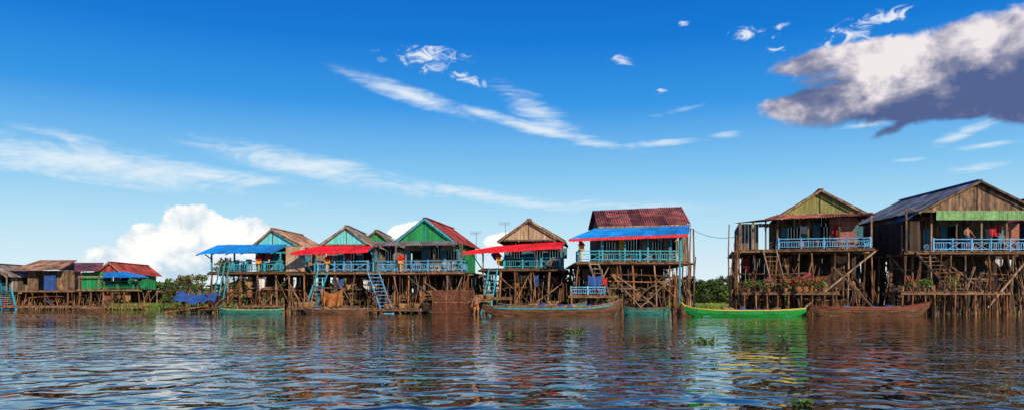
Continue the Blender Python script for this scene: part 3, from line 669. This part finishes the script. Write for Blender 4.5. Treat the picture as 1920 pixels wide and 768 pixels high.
shrub('flowering_shrub',X(1500,49.2),49.2,Z(528,49),(.9,.5,.5),700,('leaf_light','petal_red','leaf_dark'),size=.07)
bk=MB(); vs=[];fs=[];nx=60
for i in range(nx+1):
    x=-200+400*i/nx; e=80+1.5*math.sin(i*1.3)+math.sin(i*2.9)
    vs+=[(x,e,-.25),(x,e+3,.12),(x,e+90,.3)]
for i in range(nx): 
    for j in range(2): fs.append((i*3+j,(i+1)*3+j,(i+1)*3+j+1,i*3+j+1))
bk.add(vs,fs,.5); bk.obj('riverbank',mat('bank',(.10,.13,.035),(.07,.06,.03),.5,vr=0))
G=Grp('reed_grass'); b=G('blades','grass')
for _ in range(9000):
    x=rnd(15,24) if random.random()<.6 else rnd(-36,-27); y=rnd(71,78); hh=rnd(.25,.7); w=.05
    dx,dy=rnd(-.15,.15),rnd(-.1,.1); b.add([(x-w,y,0),(x+w,y,0),(x+dx,y+dy,hh)],[(0,1,2)])
G.done()
random.seed(99)
def hyacinth(u,v,r,n):
    D=CH*F/(v-HZ); G=Grp('water_hyacinth',(X(u,D),D,0)); b=G('leaves','leaf_light'); st=G('stems','grass')
    for _ in range(n):
        a=rnd(0,6.28); q=r*math.sqrt(random.random()); bx,by=q*math.cos(a),q*.7*math.sin(a)
        hx,hy,hz=bx+rnd(-.05,.05),by+rnd(-.05,.05),rnd(.02,.11)*min(1,r*2.4)
        st.pole((bx,by,-.03),(hx,hy,hz),.006,.004,n=4)
        d=Vector((rnd(-1,1),rnd(-1,1),rnd(-.1,.8))).normalized(); s=rnd(.025,.05); k=d.cross(Vector((0,0,1))).normalized()*s*.7; c=Vector((hx,hy,hz)); d*=s
        b.add([c,c+k+d*.5,c+k*.8+d*1.4,c+d*1.9,c-k*.8+d*1.4,c-k+d*.5],[(0,1,2,3,4,5)])
    G.done()
hyacinth(1322,642,.26,90); hyacinth(1076,622,.3,90); hyacinth(955,627,.1,18); hyacinth(1468,634,.12,20); hyacinth(1500,758,.07,26); hyacinth(925,631,.08,10)
random.seed(101)
G=Grp('power_line'); w=G('cable','wire'); a=Vector((X(1296,54),54,Z(429,54))); b_=Vector((X(1392,50),50,Z(441,50))); pr=a
for i in range(1,13):
    t=i/12; q=a.lerp(b_,t)-Vector((0,0,.35*math.sin(math.pi*t))); w.pole(pr,q,.014,.014,n=4); pr=q
G.done()
for (u,v,D) in ((1370,420,50),(1374,455,50.5),(1381,440,49.5),(1388,425,50),(1384,470,51),(1377,490,50),(1302,480,54)):
    m=MB(); x=X(u,D); m.pole((0,0,-1.2),(rnd(-.12,.12),0,Z(v,D)),.06,.035,bend=.07)
    if random.random()<.5: m.pole((0,0,Z(v,D)*.7),(rnd(-.35,.35),0,Z(v,D)*.9),.03,.015,bend=.03)
    o=m.obj('mooring_post','post_wood'); o.location=(x,D,0)
def antenna(u,v,vb,D):
    G=Grp('tv_antenna',(X(u,D),D,Z(vb,D))); h=Z(v,D)-Z(vb,D); b=G('mast','alu'); b.pole((0,0,-.6),(0,0,h),.025,.02)
    b.beam((-.45,0,h-.05),(.35,0,h+.05),.03)
    for k in range(7):
        x=-.42+k*.12; s=.28-.02*k; b.beam((x,-s*.6,h-.05-s*.6),(x,s*.6,h-.05+s*.8),.02)
    G.done()
antenna(948,418,440,58); antenna(893,436,470,60)
# ------------------------------------------------------------ water
wm=bpy.data.materials.new('water_mat'); wm.use_nodes=True; nt=wm.node_tree; N=nt.nodes; L=nt.links; p=N['Principled BSDF']
p.inputs['Base Color'].default_value=(.016,.011,.008,1); p.inputs['Roughness'].default_value=.012; p.inputs['IOR'].default_value=1.4
tc=N.new('ShaderNodeTexCoord')
def nz(scale,st,rot,det,rough=.5,dist=0):
    mp=N.new('ShaderNodeMapping'); mp.inputs['Scale'].default_value=st; mp.inputs['Rotation'].default_value=(0,0,math.radians(rot)); L.new(tc.outputs['Object'],mp.inputs['Vector'])
    n=N.new('ShaderNodeTexNoise'); n.noise_dimensions='2D'; n.inputs['Scale'].default_value=scale; n.inputs['Detail'].default_value=det; n.inputs['Roughness'].default_value=rough; n.inputs['Distortion'].default_value=dist
    L.new(mp.outputs[0],n.inputs['Vector']); return n.outputs['Fac']
def M(op,a,b=None,c=None):
    m=N.new('ShaderNodeMath'); m.operation=op
    for i,x in enumerate((a,b,c)):
        if x is None: continue
        if isinstance(x,(int,float)): m.inputs[i].default_value=x
        else: L.new(x,m.inputs[i])
    return m.outputs[0]
def sstep(v,a,b,c=0,d=1):
    m=N.new('ShaderNodeMapRange'); m.interpolation_type='SMOOTHSTEP'; m.inputs['From Min'].default_value=a; m.inputs['From Max'].default_value=b; m.inputs['To Min'].default_value=c; m.inputs['To Max'].default_value=d; L.new(v,m.inputs['Value']); return m.outputs[0]
n1=nz(.45,(.8,1.1,1),12,1.0); n2=nz(1.9,(1,.95,1),-14,.8,.4,.7); n3=nz(5.0,(1,1,1),15,.5)
hsum=M('ADD',M('ADD',M('MULTIPLY',n1,.05),M('MULTIPLY',n2,.048)),M('MULTIPLY',n3,.0065))
spx=N.new('ShaderNodeSeparateXYZ'); L.new(tc.outputs['Object'],spx.inputs[0])
calm=sstep(spx.outputs[1],6,30,1.0,.38); patch=nz(.09,(1,1.6,1),25,1.0); calm=M('MULTIPLY',calm,sstep(patch,.3,.7,.65,1.25))
hsum=M('MULTIPLY',hsum,calm)
bp=N.new('ShaderNodeBump'); bp.inputs['Strength'].default_value=1; bp.inputs['Distance'].default_value=1.0; L.new(hsum,bp.inputs['Height']); L.new(bp.outputs[0],p.inputs['Normal'])
me=bpy.data.meshes.new('water'); me.from_pydata([(-3000,-200,0),(3000,-200,0),(3000,6000,0),(-3000,6000,0)],[],[(0,1,2,3)]); me.materials.append(wm)
o=bpy.data.objects.new('water',me); sc.collection.objects.link(o)
# ------------------------------------------------------------ world
w=bpy.data.worlds.new('World'); sc.world=w; w.use_nodes=True; nt=w.node_tree; N=nt.nodes; L=nt.links
w.cycles.sampling_method='MANUAL'; w.cycles.sample_map_resolution=256
for n in list(N): N.remove(n)
out=N.new('ShaderNodeOutputWorld'); bg=N.new('ShaderNodeBackground'); bg.inputs['Strength'].default_value=.1; L.new(bg.outputs[0],out.inputs[0])
EL,AZ=25,152
sky=N.new('ShaderNodeTexSky'); sky.sky_type='NISHITA'; sky.sun_disc=False; sky.sun_elevation=math.radians(EL); sky.sun_rotation=math.radians(AZ); sky.ozone_density=3; sky.dust_density=.6
tc=N.new('ShaderNodeTexCoord'); sp=N.new('ShaderNodeSeparateXYZ'); L.new(tc.outputs['Generated'],sp.inputs[0])
x,y,z=sp.outputs
az=M('ARCTAN2',x,y); hyp=M('SQRT',M('ADD',M('MULTIPLY',x,x),M('MULTIPLY',y,y))); el=M('DIVIDE',z,M('MAXIMUM',hyp,.001))
cb=N.new('ShaderNodeCombineXYZ'); L.new(az,cb.inputs[0]); L.new(el,cb.inputs[1]); P=cb.outputs[0]
def vnoise(scale,st=(1,1,1),rot=0,det=6,rough=.6,dist=0,off=(0,0,0)):
    mp=N.new('ShaderNodeMapping'); mp.inputs['Scale'].default_value=st; mp.inputs['Rotation'].default_value=(0,0,math.radians(rot)); mp.inputs['Location'].default_value=off; L.new(P,mp.inputs['Vector'])
    n=N.new('ShaderNodeTexNoise'); n.noise_dimensions='2D'; n.inputs['Scale'].default_value=scale; n.inputs['Detail'].default_value=det; n.inputs['Roughness'].default_value=rough; n.inputs['Distortion'].default_value=dist
    L.new(mp.outputs[0],n.inputs['Vector']); return n.outputs['Fac']
def blob(u,v,rx,ry,ang=0):
    a=math.atan((u-960)/F); c=math.cos(a)
    mp=N.new('ShaderNodeMapping'); mp.vector_type='TEXTURE'; mp.inputs['Location'].default_value=(a,(HZ-v)/F*c,0); mp.inputs['Rotation'].default_value=(0,0,math.radians(ang)); mp.inputs['Scale'].default_value=(rx/F*c*c,ry/F*c,1)
    L.new(P,mp.inputs['Vector']); ln=N.new('ShaderNodeVectorMath'); ln.operation='LENGTH'; L.new(mp.outputs[0],ln.inputs[0])
    return M('SUBTRACT',1,ln.outputs['Value'])
def group(lst):
    r=None
    for t in lst:
        b=blob(*t[:5]); 
        if len(t)>5: b=M('MULTIPLY',b,t[5])
        r=b if r is None else M('MAXIMUM',r,b)
    return M('MAXIMUM',r,0)
def mixc(f,a,b):
    m=N.new('ShaderNodeMix'); m.data_type='RGBA'; m.clamp_factor=True
    if isinstance(f,(int,float)): m.inputs[0].default_value=f
    else: L.new(f,m.inputs[0])
    for i,c in ((6,a),(7,b)):
        if isinstance(c,tuple): m.inputs[i].default_value=(*c,1)
        else: L.new(c,m.inputs[i])
    return m.outputs[2]
def k10(c): return tuple(v*10 for v in c)
rp=N.new('ShaderNodeValToRGB'); cr=rp.color_ramp
stops=[(0,(.76,.88,.94)),(.035,(.70,.86,.94)),(.09,(.48,.76,.92)),(.155,(.23,.57,.89)),(.24,(.035,.31,.80)),(.32,(.003,.195,.68)),(.40,(.0,.14,.58)),(.8,(.002,.10,.46)),(1,(.002,.08,.38))]
cr.elements[0].position=0; cr.elements[1].position=1
for pz,c in stops[1:-1]: cr.elements.new(pz)
for e,(pz,c) in zip(cr.elements,stops): e.position=pz; e.color=(*c,1)
L.new(el,rp.inputs[0])
sc10=N.new('ShaderNodeVectorMath'); sc10.operation='SCALE'; sc10.inputs['Scale'].default_value=10; L.new(rp.outputs[0],sc10.inputs[0])
col=mixc(.96,sky.outputs[0],sc10.outputs[0])
cn=vnoise(10,(1,5,1),14,7,.66,.8); cn2=vnoise(45,(1,4,1),22,4,.6,.4)
cir=group([(775,180,200,24,-17),(1030,247,210,17,-13,1.05),(900,212,90,16,-15),(1010,212,140,36,-32,.75),(1235,269,120,9,2,.8),(150,303,440,50,-5,1.05),(600,318,320,38,-10,.95),(920,368,270,17,-8,.9),(400,330,240,24,-3,.8),
 (1810,248,110,16,20,.75),(1850,272,110,9,4,.7),(1830,315,90,12,5,.7),(1280,205,80,9,10,.6),(1365,253,48,10,0,.8),(1150,385,260,20,-3,.5),(130,260,150,20,-8,.6),(1700,300,60,6,0,.6),(1620,235,90,8,5,.7)])
cird=M('ADD',cir,M('MULTIPLY',M('SUBTRACT',cn,.5),1.4)); cird=M('ADD',cird,M('MULTIPLY',M('SUBTRACT',cn2,.5),.6))
cird=M('MULTIPLY',sstep(cird,.04,1.2),sstep(cir,.0,.35))
col=mixc(M('MULTIPLY',cird,.9),col,k10((.80,.89,.95)))
pn=vnoise(38,(1,1.8,1),15,6,.68,.7)
pf=group([(795,110,115,40,0),(872,147,56,16,-18),(1167,115,38,16,-22),(1240,174,17,12,0),(1280,42,30,9,0),(1410,64,62,18,-6),(1460,50,26,9,10),(1455,94,42,9,-5),(565,379,50,12,8),(1605,58,100,36,15),(1675,30,56,20,10),(1680,72,40,14,0)])
pd=M('ADD',pf,M('MULTIPLY',M('SUBTRACT',pn,.5),3.0)); pd=M('MULTIPLY',sstep(pd,.38,1.2),sstep(pf,0,.35))
col=mixc(M('MULTIPLY',pd,.9),col,k10((.85,.90,.95)))
q0=vnoise(11,(1,1.35,1),-8,8,.60,.2,off=(.7,.3,0)); q1=vnoise(11,(1,1.35,1),-8,8,.60,.2,off=(.76,.44,0))
lit=M('SUBTRACT',q0,q1)
big=group([(1690,160,300,85,6,1.35),(1830,105,230,95,12,1.35),(1540,185,150,40,8,1.2),(1740,198,230,46,0,1.4),(1580,108,160,36,5,1.1),(1930,150,170,95,0,1.3),(1700,225,90,22,25,.9)])
bd=M('ADD',big,M('MULTIPLY',M('SUBTRACT',q0,.5),1.6)); bd=M('MULTIPLY',sstep(bd,.12,.50),sstep(big,0,.25))
yrel=M('MULTIPLY',M('SUBTRACT',el,M('ADD',.248,M('MULTIPLY',M('SUBTRACT',az,.48),.10))),9.0)
sh=M('ADD',M('ADD',.40,M('MULTIPLY',lit,2.2)),yrel)
rb=N.new('ShaderNodeValToRGB'); e=rb.color_ramp.elements; e[0].position=.05; e[0].color=(.09,.13,.29,1); e[1].position=.98; e[1].color=(.88,.82,.83,1); k=rb.color_ramp.elements.new(.4); k.color=(.23,.25,.38,1); k=rb.color_ramp.elements.new(.7); k.color=(.55,.52,.60,1)
L.new(sh,rb.inputs[0]); s2=N.new('ShaderNodeVectorMath'); s2.operation='SCALE'; s2.inputs['Scale'].default_value=10; L.new(rb.outputs[0],s2.inputs[0])
col=mixc(bd,col,s2.outputs[0])
q2=vnoise(22,(1,1.1,1),0,8,.55,.1); q3=vnoise(22,(1,1.1,1),0,8,.55,.1,off=(-.15,.3,0))
low=group([(355,425,72,52,0,1.1),(300,465,100,52,0,1.1),(400,455,85,52,0,1.1),(475,440,56,42,0,1.1),(240,500,105,40,0),(350,510,210,85,0,1.1),(455,480,110,60,0,1.1),(760,430,40,16,20,.8),(60,560,320,40,0,.6),(950,455,60,22,0,.8)])
ld=M('ADD',low,M('MULTIPLY',M('SUBTRACT',q2,.5),1.3)); ld=M('MULTIPLY',sstep(ld,.08,.26),sstep(low,0,.1))
ld=M('MULTIPLY',ld,sstep(el,-.04,.045))
sh2=M('ADD',M('ADD',.60,M('MULTIPLY',M('SUBTRACT',q2,q3),2.2)),M('MULTIPLY',M('SUBTRACT',el,.06),3.0))
rb2=N.new('ShaderNodeValToRGB'); e=rb2.color_ramp.elements; e[0].color=(.52,.68,.82,1); e[1].position=.72; e[1].color=(1,1,.98,1)
L.new(sh2,rb2.inputs[0]); s3=N.new('ShaderNodeVectorMath'); s3.operation='SCALE'; s3.inputs['Scale'].default_value=10; L.new(rb2.outputs[0],s3.inputs[0])
col=mixc(ld,col,s3.outputs[0])
L.new(col,bg.inputs[0])
# sun
sd=bpy.data.lights.new('sun','SUN'); sd.energy=5.0; sd.angle=math.radians(.5); sd.color=(1,.79,.54)
so=bpy.data.objects.new('sun',sd); sc.collection.objects.link(so)
e_,a_=math.radians(EL),math.radians(AZ); dv=Vector((math.sin(a_)*math.cos(e_),math.cos(a_)*math.cos(e_),math.sin(e_)))
so.rotation_euler=(-dv).to_track_quat('-Z','Y').to_euler(); so.location=dv*60
# camera
cd=bpy.data.cameras.new('camera'); cd.sensor_width=36; cd.lens=36*F/1920; cd.shift_y=(HZ-384)/1920; cd.clip_end=10000; cd.clip_start=.1
co=bpy.data.objects.new('camera',cd); co.location=(0,0,CH); co.rotation_euler=(math.pi/2,0,0); sc.collection.objects.link(co); sc.camera=co
